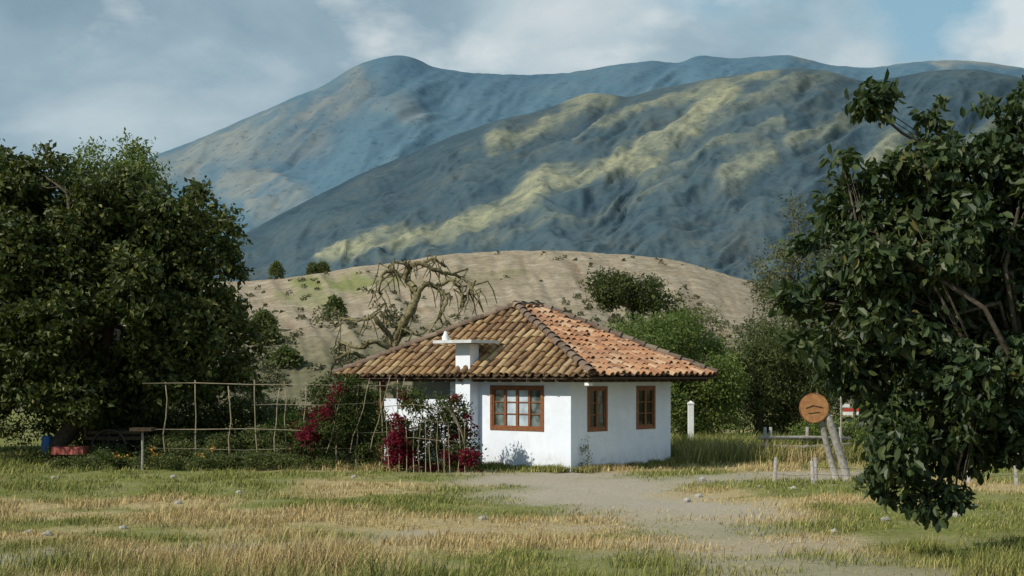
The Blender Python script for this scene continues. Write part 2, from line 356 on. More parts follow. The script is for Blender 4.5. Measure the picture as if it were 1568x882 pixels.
# ---------------------------------------------------------------- hills and mountains
def terrain(name,crest,Y0,Yf,mat,feat,amp,streaks=(),na_=420,nv=200,arange=(-.6,.6),e=1.5,seed=0,ang=28,jag=2.,upk=.1,warp=30,fine=.25,brkmin=.35,soft=(.05,.95)):
    a=np.linspace(arange[0],arange[1],na_); v=np.concatenate([np.linspace(0,1,nv),np.linspace(1,1.6,30)[1:]])
    cx=np.array([c[0] for c in crest])/2178.; cz=np.array([c[1] for c in crest])/2178.
    T=np.interp(a,cx,cz); kk=np.exp(-np.linspace(-2,2,13)**2); kk/=kk.sum(); T=np.convolve(np.pad(T,6,mode='edge'),kk,'valid')
    A,Vv=np.meshgrid(a,v,indexing='ij'); TT=T[:,None]*np.ones_like(Vv)
    YY=Yf+(Y0-Yf)*Vv; m_=1-(1-np.clip(Vv,0,1))**e
    back=np.clip(Vv-1,0,1)
    h=np.where(Vv<=1,TT*m_*YY,TT*Y0*(1-back*1.3)); XX=A*YY
    px=A*2178; pz=h/YY*2178
    th=math.radians(ang); ac=-px*math.sin(th)+pz*math.cos(th); al=px*math.cos(th)+pz*math.sin(th)
    wx=(fbm(px/110+3,pz/110+seed,4)-.5)*warp*2
    r_=ridged((ac+wx)/(feat)+seed,(al+wx)/(feat*3.2)+seed,5)-.55
    r3=ridged((ac+wx*1.2)/(feat*fine)+3+seed,(al-wx)/(feat*fine*3.6)+seed,4)-.55
    env=sstep(0,.15,Vv)*sstep(1.03,.8,Vv)
    env=np.where(Vv>1,0,env)
    dry=np.zeros_like(h); up=np.zeros_like(h)  # dry: streak mask, painted sunlight on the mountains, green patches on the hill
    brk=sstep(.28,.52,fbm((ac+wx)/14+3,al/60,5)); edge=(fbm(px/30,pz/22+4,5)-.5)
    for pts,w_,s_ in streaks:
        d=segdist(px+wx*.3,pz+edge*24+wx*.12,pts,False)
        wv=w_*(.35+1.3*fbm(px/42+1,pz/42,3)); g=np.exp(-(d/wv)**2); g=sstep(soft[0],soft[1],g); dry=np.maximum(dry,g*s_*(brkmin+(1-brkmin)*brk)); up=np.maximum(up,g)  # streak mask: painted sunlit bands on the mountains, green patches on the hill
    h=h+(r_+r3*fine*1.1)*amp*env+up*amp*upk*env
    h=h+(fbm(XX/(Y0*jag/2178*5)+seed,YY/(Y0*jag/2178*5),4)-.5)*jag*Y0/2178*sstep(.5,.9,Vv)
    h=h*sstep(-.01,.05,Vv)+CH*sstep(0,.2,Vv)-.8*(1-sstep(0,.05,Vv))
    ix=np.arange(h.size).reshape(h.shape)
    F=np.stack([ix[:-1,:-1],ix[1:,:-1],ix[1:,1:],ix[:-1,1:]],-1).reshape(-1,4)
    P=np.stack([XX,YY,h],-1)
    np_mesh(name,P.reshape(-1,3),F,mat,smooth=True,attrs={'dry':dry,'rid':r_*1.1+.45,'gul':r3+.5,'elev':Vv})  # 'dry' stores the streak mask, painted sunlit bands on the mountains
    return P,Vv,px,pz,dry
def mtn_mat(name,b1,b2,b3,litc1,litc2,sc,bd,gk=.35):
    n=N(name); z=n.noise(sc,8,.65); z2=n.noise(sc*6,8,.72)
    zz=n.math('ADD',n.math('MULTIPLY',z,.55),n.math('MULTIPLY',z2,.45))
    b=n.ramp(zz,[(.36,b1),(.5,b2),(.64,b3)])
    d=n.ramp(z2,[(.3,litc1),(.7,litc2)])  # sunlight between cloud shadows, painted into the slope colour
    f=n.math('MULTIPLY',n.attr('dry'),n.ramp(z2,[(.3,(.6,.6,.6)),(.6,(1,1,1))]))  # 'dry' is the mask of the painted sunlit bands
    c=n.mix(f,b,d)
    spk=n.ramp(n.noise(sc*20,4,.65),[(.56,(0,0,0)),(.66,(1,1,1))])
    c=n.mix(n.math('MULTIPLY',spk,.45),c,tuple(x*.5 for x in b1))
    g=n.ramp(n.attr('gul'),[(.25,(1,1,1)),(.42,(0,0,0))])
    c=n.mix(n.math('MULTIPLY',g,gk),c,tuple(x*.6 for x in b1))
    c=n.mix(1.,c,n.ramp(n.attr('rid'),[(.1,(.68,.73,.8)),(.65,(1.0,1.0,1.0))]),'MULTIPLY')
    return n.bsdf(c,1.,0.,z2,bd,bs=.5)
FAR=[(-1300,200),(-800,250),(-604,312),(-564,330),(-484,360),(-404,395),(-334,425),(-284,445),(-244,473),(-204,487),(-174,491),(-144,485),(-124,472),(-64,463),(16,460),(86,463),(156,475),(216,482),(256,477),(286,491),(336,485),(426,491),(456,483),(486,475),(546,470),(616,480),(686,483),(746,477),(784,470),(1100,450),(1500,400)]
M_far=mtn_mat('far_mountain_slopes',(.072,.135,.187),(.083,.147,.195),(.100,.158,.198),(.16,.19,.195),(.215,.222,.203),.0022,9,.12)  # blue-grey base colours hold the distance haze, the paler pair painted sunlight
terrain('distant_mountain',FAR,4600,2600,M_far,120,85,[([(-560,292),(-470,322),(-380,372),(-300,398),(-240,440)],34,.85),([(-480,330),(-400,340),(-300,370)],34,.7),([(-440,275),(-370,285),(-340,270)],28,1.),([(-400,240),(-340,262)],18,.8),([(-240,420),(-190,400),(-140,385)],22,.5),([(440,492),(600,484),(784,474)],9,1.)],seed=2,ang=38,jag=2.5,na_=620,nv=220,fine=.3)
NEAR=[(-1400,60),(-900,90),(-500,175),(-414,215),(-350,250),(-284,283),(-224,313),(-144,345),(-84,370),(-24,390),(36,403),(76,417),(110,432),(145,431),(180,426),(216,437),(296,452),(376,465),(436,471),(486,466),(536,450),(576,455),(626,464),(666,468),(716,468),(784,455),(1000,430),(1400,370)]
M_near=mtn_mat('mountain_slopes',(.046,.080,.104),(.063,.097,.115),(.098,.114,.110),(.20,.205,.14),(.335,.325,.205),.006,5)  # haze is mixed into the bluish base, sunlit bands use the paler pair
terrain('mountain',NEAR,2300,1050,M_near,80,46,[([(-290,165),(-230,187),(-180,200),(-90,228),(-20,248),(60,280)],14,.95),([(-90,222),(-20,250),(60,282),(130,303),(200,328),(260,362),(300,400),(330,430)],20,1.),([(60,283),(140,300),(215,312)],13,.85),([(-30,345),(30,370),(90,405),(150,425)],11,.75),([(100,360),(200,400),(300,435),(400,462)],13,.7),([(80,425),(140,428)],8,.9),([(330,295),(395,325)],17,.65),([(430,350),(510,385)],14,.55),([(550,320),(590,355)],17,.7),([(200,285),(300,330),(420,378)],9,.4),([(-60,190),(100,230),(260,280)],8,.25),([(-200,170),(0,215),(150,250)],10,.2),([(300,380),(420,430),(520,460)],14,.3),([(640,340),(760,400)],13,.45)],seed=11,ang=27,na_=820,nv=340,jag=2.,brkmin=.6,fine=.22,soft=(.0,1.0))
HILL=[(-1400,120),(-800,140),(-414,143),(-334,150),(-254,163),(-184,173),(-84,187),(6,192),(96,189),(176,185),(256,175),(316,157),(366,143),(406,123),(466,85),(600,55),(900,45),(1400,40)]
n=N('dry_hill_soil'); z=n.noise(.12,8,.7); z2=n.noise(.9,9,.8); z3=n.noise(.3,8,.75)
c=n.ramp(z2,[(.28,(.175,.14,.10)),(.5,(.31,.25,.18)),(.72,(.45,.38,.285))])
c=n.mix(n.ramp(z3,[(.50,(0,0,0)),(.60,(.65,.65,.65))]),c,(.44,.385,.30))
c=n.mix(n.ramp(z,[(.50,(0,0,0)),(.66,(.7,.7,.7))]),c,(.21,.18,.11))
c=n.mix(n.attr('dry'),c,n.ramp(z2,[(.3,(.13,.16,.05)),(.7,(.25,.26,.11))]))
dots=n.ramp(n.noise(1.1,4,.6),[(.57,(0,0,0)),(.63,(1,1,1))]); c=n.mix(n.math('MULTIPLY',dots,.5),c,(.12,.115,.065))
lowm=n.ramp(n.attr('elev'),[(.10,(1,1,1)),(.36,(0,0,0))])
c=n.mix(n.math('MULTIPLY',lowm,.8),c,n.ramp(z2,[(.3,(.075,.08,.045)),(.7,(.17,.16,.095))]))
gl=n.ramp(n.attr('gul'),[(.2,(1,1,1)),(.4,(0,0,0))]); c=n.mix(n.math('MULTIPLY',gl,.4),c,(.20,.12,.075))
M_hill=n.bsdf(c,1.,0.,z2,.6)
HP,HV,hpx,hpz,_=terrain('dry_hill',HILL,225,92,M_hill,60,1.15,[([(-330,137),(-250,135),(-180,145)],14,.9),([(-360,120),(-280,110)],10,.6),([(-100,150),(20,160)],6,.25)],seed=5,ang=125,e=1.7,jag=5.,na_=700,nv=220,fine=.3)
def scatter(name,HP,n_,w,rad,leafs,ls,mat,tallf=.8,jit=.5):
    w=w.ravel(); w=w/w.sum(); i=rng.choice(len(w),n_,p=w); c=HP.reshape(-1,3)[i]+np.c_[rng.normal(size=(n_,2))*jit,np.zeros(n_)]
    R=rad*rng.uniform(.4,1.3,n_)*rng.uniform(.7,1.2,n_)
    si=np.repeat(np.arange(n_),leafs); v=rng.normal(size=(len(si),3)); v/=np.linalg.norm(v,axis=1)[:,None]; v[:,2]=abs(v[:,2])
    P=c[si]+v*(R[si]*rng.uniform(.5,1,len(si)))[:,None]*np.array([1,1,tallf*1.3]); leaves(name,P,v,ls*rng.uniform(.6,1.3,len(si)),mat,width=.8)
inn=(hpx>-450)&(hpx<700)&(HV<.93)
scatter('hill_scrub',HP,850,np.where(inn,(np.clip(.48-HV,0,1)**1.3*1.2+.022)*(.06+sstep(.45,.65,fbm(hpx/40,hpz/25,3))),0),.45,32,.26,M_scrub)
scatter('hill_bushes',HP,26,np.where(inn&(HV<.32)&((hpx<-150)|(hpx>50)),1.,0),1.3,150,.40,M_scrub,1.0)

# ---------------------------------------------------------------- HOUSE
house=empty('white_plaster_house',(1.44,34.8,0),math.radians(50))
LX=4.38; LY=4.0; WH=2.56
def wall(mb,fn,U,Hh,ops,depth=.14):
    us=sorted({0,U}|{o[0] for o in ops}|{o[1] for o in ops}); zs=sorted({-.1,Hh}|{o[2] for o in ops}|{o[3] for o in ops})
    for a,b in zip(us[:-1],us[1:]):
        for c_,d_ in zip(zs[:-1],zs[1:]):
            if any(o[0]<=a and b<=o[1] and o[2]<=c_ and d_<=o[3] for o in ops): continue
            mb.quad(fn(a,c_,0),fn(b,c_,0),fn(b,d_,0),fn(a,d_,0))
    for u0,u1,z0,z1 in ops:
        mb.quad(fn(u0,z0,0),fn(u0,z0,depth),fn(u0,z1,depth),fn(u0,z1,0)); mb.quad(fn(u1,z0,0),fn(u1,z0,depth),fn(u1,z1,depth),fn(u1,z1,0))
        mb.quad(fn(u0,z0,0),fn(u1,z0,0),fn(u1,z0,depth),fn(u0,z0,depth)); mb.quad(fn(u0,z1,0),fn(u1,z1,0),fn(u1,z1,depth),fn(u0,z1,depth))
fL=lambda u,z,d:(d,u,z)
fR=lambda u,z,d:(u,d,z)
wl=(.86,2.58,.98,2.08); wr=[(.69,1.48,.97,2.06),(2.80,3.62,.97,2.06)]
mb=MB(); wall(mb,fL,LY,WH,[wl]); wall(mb,fR,LX,WH,wr)
mb.quad((LX,0,-.1),(LX,7.5,-.1),(LX,7.5,WH),(LX,0,WH)); mb.quad((0,LY,-.1),(2.2,LY,-.1),(2.2,LY,WH),(0,LY,WH))
mb.quad((2.2,LY,-.1),(2.2,7.5,-.1),(2.2,7.5,WH),(2.2,LY,WH)); mb.quad((2.2,7.5,-.1),(LX,7.5,-.1),(LX,7.5,WH),(2.2,7.5,WH))
mb.build('walls',M_plaster,house)
mb=MB(); mb.box((.05,LY+.003,-.1),(.25,6.5,1.72)); mb.build('porch_wall',M_plaster,house)
mb=MB(); mb.box((-.34,3.0,-.1),(-.003,3.5,3.16)); mb.build('chimney',M_plaster,house)
mb=MB(); mb.box((-.72,2.62,3.18),(.38,3.95,3.26)); mb.box((-.30,3.04,3.16),(-.04,3.46,3.18)); mb.build('chimney_slab',noise_mat('slab_cement',(.4,.42,.42),(.6,.62,.62),6),house)
mb=MB(); mb.tube([(-.45,3.75,3.26),(-.45,3.75,3.34),(-.45,3.75,3.42),(-.45,3.75,3.5)],[.09,.1,.06,.03],8); mb.build('chimney_finial',M_whitep,house,smooth=True)
mb=MB(); mb.box((.02,6.56,-.1),(.17,6.71,2.5)); mb.box((.02,7.5,-.1),(.17,7.65,2.5)); mb.box((-.02,LY+.01,2.28),(.2,7.75,2.42)); mb.build('porch_posts',M_window,house)
mb=MB(); mb.box((2.13,5.0,-.05),(2.19,5.95,2.0)); mb.build('door',M_window,house)
def window(fn,u0,u1,z0,z1,nu,leafs,panemats,name):
    f=MB(); fw=.065
    def bx(a,b,c_,d_,o0,o1):
        p=fn(a,c_,o0); q=fn(b,d_,o1); f.box(tuple(min(x,y) for x,y in zip(p,q)),tuple(max(x,y) for x,y in zip(p,q)))
    bx(u0-.02,u0+fw,z0-.02,z1+.02,-.02,.08); bx(u1-fw,u1+.02,z0-.02,z1+.02,-.02,.08)
    bx(u0+fw,u1-fw,z1-fw,z1+.02,-.017,.08); bx(u0+fw,u1-fw,z0-.02,z0+fw,-.017,.08)
    iw=(u1-u0-2*fw)/leafs
    for i in range(leafs):
        a=u0+fw+i*iw; b=a+iw; sw=.036
        bx(a,a+sw,z0+fw,z1-fw,.0,.06); bx(b-sw,b-.002,z0+fw,z1-fw,.0,.06); bx(a+sw,b-sw,z1-fw-sw,z1-fw,.002,.058); bx(a+sw,b-sw,z0+fw,z0+fw+sw,.002,.058)
        for k in range(1,nu):
            uu=a+sw+(b-a-2*sw)*k/nu; bx(uu-.012,uu+.012,z0+fw+sw,z1-fw-sw,.012,.05)
        for k in (1,2):
            zz=z0+fw+sw+(z1-z0-2*fw-2*sw)*k/3; bx(a+sw,b-sw,zz-.012,zz+.012,.014,.048)
        g=MB(); g.quad(fn(a,z0+fw,.04),fn(b,z0+fw,.04),fn(b,z1-fw,.04),fn(a,z1-fw,.04)); g.build(name+'_glass',panemats[i],house)
    f.build(name+'_frame',M_window,house)
window(fL,*wl,1,4,[M_glassg,M_glassc,M_glassc,M_glassg],'large_window')
window(fR,*wr[0],1,2,[M_glass,M_glassg],'side_window'); window(fR,*wr[1],1,2,[M_glass,M_glass],'rear_side_window')
ZE=2.36; ZA=4.2
Fc=Vector((-.5,-1.,ZE)); Rc=Vector((4.96,-1.,ZE)); Lc=Vector((-.5,7.82,ZE)); Bc=Vector((4.96,7.82,ZE)); A1=Vector((2.0,3.41,ZA)); A2=Vector((3.1,3.41,ZA))
mb=MB()
for poly in ([Fc,Rc,A2,A1],[Lc,Fc,A1],[Rc,Bc,A2],[Bc,Lc,A1,A2]):
    pts=[p-Vector((0,0,.05)) for p in poly]; i=mb.addv(pts)
    if len(pts)==4: mb.F4.append((i,i+1,i+2,i+3))
    else: mb.F3.append((i,i+1,i+2))
i=mb.addv([p-Vector((0,0,.09)) for p in (Fc,Rc,Bc,Lc)])
for a,b in ((Fc,Rc),(Rc,Bc),(Bc,Lc),(Lc,Fc)):
    mb.quad(a-Vector((0,0,.05)),b-Vector((0,0,.05)),b-Vector((0,0,.10)),a-Vector((0,0,.10)))
mb.build('roof_deck',M_darkwood,house)
def tiles(A,B,T1,T2,name,mat,sp=.262,step=.335):
    e=(B-A); L=e.length; e.normalize(); up=(T1-A)-e*((T1-A).dot(e)); Q=up.length; u=up/Q; nrm=e.cross(u)
    if nrm.z<0: nrm=-nrm
    s1=(T1-A).dot(e); s2=(T2-A).dot(e); cov=MB(); pan=MB(); nc=int(L/sp)
    for j in range(nc+1):
        for kind in (0,1):
            s=(j+.5*kind)*L/nc
            qm=Q*min(s/max(s1,1e-6),(L-s)/max(L-s2,1e-6),1)
            dx=rng.normal()*.011; k=0
            while k*step-.07<qm-.02:
                q0=k*step-.07+(rng.normal()*.026 if kind else 0); q1=min(q0+step+.07,qm+.05); r0=.098; r1=.083
                if q1-q0<.08: break
                sk=rng.normal()*.015; lift=rng.normal()*.009
                sag=-.05*math.sin(math.pi*min(1,max(0,s/L)))*math.sin(math.pi*min(1,max(0,q0/Q)))
                rg=[]
                for (q,r,h0,dsk) in ((q0,r0,.028,sk),(q1,r1,.0,-sk)):
                    vs=[]
                    for a in np.linspace(0,math.pi,7):
                        if kind: off=r*math.sin(a)*.95+h0+lift
                        else: off=-r*math.sin(a)*.45+h0+.012
                        vs.append(A+e*(s+dx+dsk+r*math.cos(a))+u*q+nrm*(off+.015)+Vector((0,0,sag)))
                    rg.append((cov if kind else pan).addv(vs))
                m_=(cov if kind else pan)
                for a in range(6): m_.F4.append((rg[0]+a,rg[0]+a+1,rg[1]+a+1,rg[1]+a))
                if kind:
                    vs=[]
                    for a in np.linspace(0,math.pi,7): vs.append(A+e*(s+dx+sk+(r0-.018)*math.cos(a))+u*(q0+.002)+nrm*((r0-.018)*math.sin(a)*.95+.028+lift+.015)+Vector((0,0,sag)))
                    b=m_.addv(vs)
                    for a in range(6): m_.F4.append((rg[0]+a,rg[0]+a+1,b+a+1,b+a))
                k+=1
    cov.build(name,mat,house,smooth=False); pan.build(name+'_channels',M_tilepan,house)
tiles(Lc,Fc,A1,A1,'roof_tiles_front',M_tileA); tiles(Fc,Rc,A1,A2,'roof_tiles_side',M_tileB)
tiles(Rc,Bc,A2,A2,'roof_tiles_back',M_tileB); tiles(Bc,Lc,A2,A1,'roof_tiles_rear',M_tileA)
mb=MB()
for a,b in ((Fc,A1),(Rc,A2),(Lc,A1),(Bc,A2),(A1,A2)):
    d=b-a; L=d.length; d.normalize(); side=d.cross(Vector((0,0,1))).normalized(); nr=side.cross(d); q=-.05
    while q<L:
        q1=min(q+.42,L+.1); rg=[]; j1=rng.normal()*.012
        for qq,r in ((q,.125),(q1,.10)):
            rg.append(mb.addv([a+d*qq+side*(r*math.cos(t_)+j1)+nr*(r*math.sin(t_)*.85+.055+(.025 if r>.11 else 0)) for t_ in np.linspace(-.25,math.pi+.25,9)]))
        for t_ in range(8): mb.F4.append((rg[0]+t_,rg[0]+t_+1,rg[1]+t_+1,rg[1]+t_))
        q+=.35
mb.build('roof_hip_tiles',M_hip,house)
mb=MB()
for y in np.arange(-.85,7.8,.46): mb.box((-.44,y-.035,ZE-.17),(.0-.003,y+.035,ZE-.075))
for x in np.arange(-.35,4.9,.46): mb.box((x-.035,-.94,ZE-.17),(x+.035,-.003,ZE-.075))
mb.build('rafters',M_darkwood,house)
mb=MB(); mb.box((-.40,-.85,ZE-.25),(-.25,-.72,ZE-.172)); mb.build('eave_lamp',M_whitep,house)

# ---------------------------------------------------------------- TREES
TU=.0179
poly=[(-260,480),(-95,478),(-60,490),(-25,468),(30,465),(70,462),(105,447),(125,425),(150,405),(190,432),(225,428),(255,405),(278,378),(284,345),(262,305),(284,275),(280,240),(308,222),(318,190),(298,150),(300,115),(270,90),(230,75),(180,66),(120,70),(90,62),(40,50),(-30,60),(-95,40),(-260,30)]
tree('large_shade_tree',(-12.3,39,0),TU,poly,2.9,170,.36,.9,118000,.20,.14,M_leafdark,[(-15,0),(-5,30),(20,60),(45,90),(60,150),(70,210)],.26,36,width=.55,per=30,pw=1.7)
tree('light_green_tree',(-13.0,46,0),.0211,[(-60,455),(20,478),(60,465),(80,440),(90,400),(70,330),(40,300),(-60,300)],1.0,26,.4,.8,12000,.14,.2,M_leaflight,[(0,0),(5,100),(20,250)],.2,14)
tree('shade_tree',(-17.5,43,0),.0197,[(-200,430),(60,440),(120,300),(140,160),(130,90),(40,60),(-200,60)],2.5,40,.5,1.2,24000,.22,.2,M_leafdark,[(60,0),(55,60),(20,140)],.22,16)
tree('shrub_border',(-10.5,42.5,0),.0195,[(-260,92),(-180,110),(-100,90),(-30,105),(60,88),(130,92),(190,80),(215,40),(210,0),(-260,0)],.8,80,.22,.6,32000,.12,.14,M_leafdark,[(0,0),(0,20)],.05,20)
tree('hedge_shrub',(-9.5,38,0),.0175,[(-270,14),(-150,26),(-60,24),(40,50),(130,40),(170,65),(200,48),(215,0),(-270,0)],.6,70,.12,.35,22000,.08,.1,M_leafmid,[(0,0),(0,12)],.03,10)
tree('garden_tree',(-5.4,45,0),.0207,[(-150,60),(-90,72),(-60,65),(-10,75),(20,90),(60,80),(80,60),(70,0),(-150,0)],1.0,36,.3,.6,12000,.11,.18,M_leafmid,[(0,0),(0,50)],.08,12)
tree('garden_shrub',(-5.9,38.5,0),.0175,[(-80,30),(-50,60),(0,75),(40,60),(70,30),(70,0),(-80,0)],.6,30,.15,.35,8000,.09,.12,M_leaflight,[(0,0),(0,20)],.04,8)
tree('bright_green_tree',(5.0,48,0),.022,[(-100,170),(-75,195),(-40,212),(0,220),(50,205),(80,175),(120,150),(130,90),(120,30),(90,0),(-60,0),(-100,60)],1.7,60,.3,.75,38000,.13,.18,M_leaflight,[(0,0),(0,60),(10,130)],.15,20)
tree('flat_topped_tree',(4.4,53,0),.0243,[(-75,225),(-70,245),(-30,262),(0,250),(30,252),(60,225),(80,200),(60,185),(0,200),(-50,205)],.8,24,.3,.6,10000,.13,.18,M_leafdark,[(0,0),(0,100),(5,200)],.14,16)
tree('willow_tree',(8.7,50,0),.023,[(-70,150),(-40,185),(0,200),(40,195),(80,170),(110,120),(115,50),(100,0),(-60,0),(-70,60)],1.6,55,.35,.75,30000,.14,.2,M_leafmid,[(0,0),(0,60),(0,120)],.15,24,width=.34,droop=.8)
tree('olive_tree',(7.4,55,0),.0252,[(-70,120),(-60,180),(-20,200),(30,210),(70,190),(80,100),(70,0),(-60,0)],1.3,34,.35,.7,11000,.12,.18,M_leafolive,[(0,0),(0,60),(5,140)],.12,22,width=.4)
tree('tall_olive_tree',(11.2,52,0),.0239,[(-90,190),(-110,290),(-105,330),(-70,320),(-60,390),(-20,375),(0,330),(50,340),(120,300),(160,200),(150,0),(-60,0)],1.6,48,.35,.8,20000,.15,.2,M_leafolive,[(0,0),(0,120),(-10,220)],.18,34,width=.4)
tree('background_tree',(15.8,50,0),.023,[(-120,150),(-60,210),(20,220),(160,200),(220,100),(200,0),(-110,0)],1.6,48,.4,1.0,22000,.16,.22,M_leafmid,[(0,0),(0,80)],.15,14)
tree('roadside_shrub',(8.6,39.5,0),.0181,[(-60,40),(-20,75),(30,60),(80,95),(150,110),(260,100),(300,30),(280,0),(-50,0)],.9,44,.2,.5,18000,.10,.13,M_leaflight,[(0,0),(0,20)],.05,10)
NU=.00826
poly=[(-420,440),(-425,405),(-372,430),(-385,500),(-360,520),(-345,560),(-335,628),(-312,618),(-300,570),(-278,552),(-278,600),(-284,715),(-264,765),(-230,735),(-208,655),(-190,670),(-168,732),(-142,722),(-122,655),(-108,712),(-85,722),(-70,650),(-48,712),(-20,740),(30,750),(160,700),(280,560),(300,400),(260,250),(140,180),(10,150),(-40,150),(-80,138),(-130,122),(-155,80),(-175,62),(-198,46),(-235,66),(-262,100),(-280,160),(-290,215),(-285,262),(-345,270),(-380,300),(-388,350)]
tree('broadleaf_tree',(6.78,18,0),NU,poly,1.2,310,.11,.34,50000,.155,.08,M_leafnear,[(20,0),(15,80),(5,160),(-20,260),(-30,330)],.16,90,fine=True,width=.5,droop=.9,up=.25,pw=1.2,per=17)

dt=empty('bare_dead_tree',(-3.3,44.2,0)); mb=MB(); u_=.0203
def bp(pts,r0,r1,tw=0):
    n_=len(pts); ph=rng.uniform(0,6); v=[]
    p=np.array(pts,float); t_=np.linspace(0,n_-1,(n_-1)*4+1); i0=np.clip(t_.astype(int),0,n_-2); f_=t_-i0
    def g(k): return p[np.clip(k,0,n_-1)]
    a,b,c_,d_=g(i0-1),g(i0),g(i0+1),g(i0+2); f_=f_[:,None]
    q=.5*((2*b)+(c_-a)*f_+(2*a-5*b+4*c_-d_)*f_**2+(3*b-a-3*c_+d_)*f_**3)
    q=q+rng.normal(size=q.shape)*1.5*(1 if r0<.1 else .7)
    for i,(x,z_) in enumerate(q): v.append(((x-640)*u_,math.sin(ph+i*.35)*.25*min(1,i/4),(680-z_)*u_))
    m_=len(v); rr=[(r0+(r1-r0)*i/(m_-1))*.72 for i in range(m_)]; mb.tube(v,[r*rng.uniform(.85,1.2) for r in rr],7)
    for i in range(tw):
        k=rng.integers(m_//3,m_); s=Vector(v[k]); d=Vector((rng.normal()*.25,rng.normal()*.25,-rng.uniform(.25,.85))); up=Vector((rng.normal()*.15,rng.normal()*.1,rng.uniform(-.02,.18)))
        mb.tube([s,s+up,s+up+d*.4+Vector((.05,0,0)),s+up+d],[rr[k]*.6,.028,.022,.010],5)
bp([(632,690),(628,600),(624,540),(622,515),(634,490),(648,466),(657,442),(652,428)],.26,.16,2)
bp([(652,428),(640,414),(646,398),(664,393),(690,405),(716,409),(736,421),(744,442)],.14,.05,20)
bp([(657,440),(670,424),(688,430),(702,446),(698,466),(688,480)],.13,.04,12)
bp([(655,434),(634,412),(614,403),(604,416),(600,438)],.13,.04,15)
bp([(690,430),(706,420),(722,432),(728,455)],.08,.035,9)
bp([(650,405),(630,392),(612,400)],.08,.035,8)
bp([(664,394),(680,388),(700,398)],.07,.035,8)
bp([(622,520),(606,492),(590,476),(568,480),(538,477)],.15,.04,7)
bp([(634,492),(616,486),(602,470),(598,455)],.09,.035,6)
bp([(624,530),(596,512),(570,522),(548,516),(530,524)],.13,.04,6)
bp([(626,560),(590,545),(560,530),(535,540),(528,560)],.13,.04,6)
bp([(622,515),(640,500),(660,504),(672,494)],.08,.035,4)
mb.build('trunk_and_branches',M_deadbark,dt,smooth=True)
def hilltree(name,x,y,z,h,r,mat,nl=900):
    e=empty(name,(x,y,z)); t_=rng.random(nl)**.8; a=rng.uniform(0,6.28,nl); rr=r*np.sin(np.clip(.35+t_*.65,0,1)*math.pi)**.7*rng.uniform(.4,1.1,nl)**.5
    P=np.stack([rr*np.cos(a),rr*np.sin(a),.1*h+t_*h*.85],1)+rng.normal(size=(nl,3))*.15; O=np.stack([np.cos(a),np.sin(a),np.full(nl,.4)],1)
    leaves('foliage',P,O,np.full(nl,.4)*rng.uniform(.6,1.2,nl),mat,e,width=.6); m_=MB(); m_.tube([(0,0,-.8),(0,0,h*.9)],[.12,.04],6); m_.build('trunk',M_bark,e)
def hz(pxu,v):
    i=np.argmin(abs(hpx[:,0]-pxu)); j=int(v*219); return HP[i,j]
for pxu,v,h,r in ((-271,.36,2.3,1.0),(-359,.96,2.8,1.1),(-305,.97,2.0,.9),(-290,.97,1.7,.9),(-380,.30,2.0,1.1),(-375,.2,1.8,1.2),(-345,.12,1.6,1.2)):
    p=hz(pxu,v); hilltree('hill_tree',p[0],p[1],p[2]-.2,h,r,M_leafmid)

# ---------------------------------------------------------------- bougainvillea, fences
def bougain(name,loc,sc,poly,redpoly,depth,nl,nr,nred=30):
    e=tree(name,loc,sc,poly,depth,60,.12,.3,nl,.09,.09,M_leafboug,[(0,0),(3,40),(0,70)],.05,34)
    lb=lobes_from_outline([(a*sc,b*sc) for a,b in redpoly],nred,.06,.16,depth*.95); P,O=crown(lb,nr,.075); P[:,1]-=.12
    leaves('red_bracts',P,O,.07*rng.uniform(.6,1.3,len(P)),M_red,e,width=.8)
bougain('bougainvillea',(-4.2,36.5,0),.0168,[(-85,10),(-85,60),(-70,100),(-45,135),(0,145),(45,130),(60,90),(70,40),(60,0),(-70,0)],[(-85,20),(-85,75),(-50,100),(-20,142),(0,120),(-30,60),(-50,20)],.6,15000,1900,44)
bougain('bougainvillea',(-1.85,34.9,0),.016,[(-80,5),(-72,60),(-58,95),(-50,130),(-20,128),(-5,112),(20,122),(48,112),(62,60),(68,0)],[(-75,0),(-72,75),(-55,125),(-42,120),(-45,60),(-30,15),(10,15),(25,60),(18,115),(45,105),(58,50),(66,0)],.45,9000,6200,60)
fence=empty('cane_fence',(0,0,0)); mb=MB()
def cane(x0,y0,z0,x1,y1,z1,r=.018,wig=.025):
    a=Vector((x0,y0,z0)); b=Vector((x1,y1,z1)); n_=6; mb.tube([a.lerp(b,i/(n_-1))+Vector(rng.normal(size=3)*wig*(0 if i in(0,) else 1)) for i in range(n_)],[r*(1.1-.3*i/(n_-1)) for i in range(n_)],6)
fx=[-8.9,-8.05,-7.2,-6.45,-6.1,-5.75,-5.3,-4.45,-3.95,-3.3,-2.9]
for x in fx: cane(x,36.2+rng.normal()*.1,-.1,x+rng.normal()*.06,36.2,2.15+rng.uniform(-.1,.12),.018)
for z_ in (2.12,.95): cane(-9.4,36.18,z_+.03,-2.6,36.18,z_-.04,.013,.03)
cane(-6.6,36.1,1.6,-3.5,36.1,1.65,.010); cane(-9.3,36.2,.5,-3,36.2,.45,.008)
for x in (-4.7,-4.1,-3.6,-3.2): cane(x,36.0,.4,x+.5,36.1,2.3,.011)
mb.build('canes',M_cane,fence,smooth=True)
tre=empty('garden_trellis',(-1.9,34.45,0)); mb=MB()
for i in range(12):
    x=-1.0+i*.16+rng.normal()*.03; top=1.75-.25*abs(i-5)/6; lean=.12+.02*i
    mb.tube([(x,rng.normal()*.05,-.05),(x+rng.normal()*.04-.02,0,.6),(x+lean*.2-.05+rng.normal()*.03,0,1.2),(x-.12-lean*.3,.05,top)],[.011,.010,.009,.007],6)
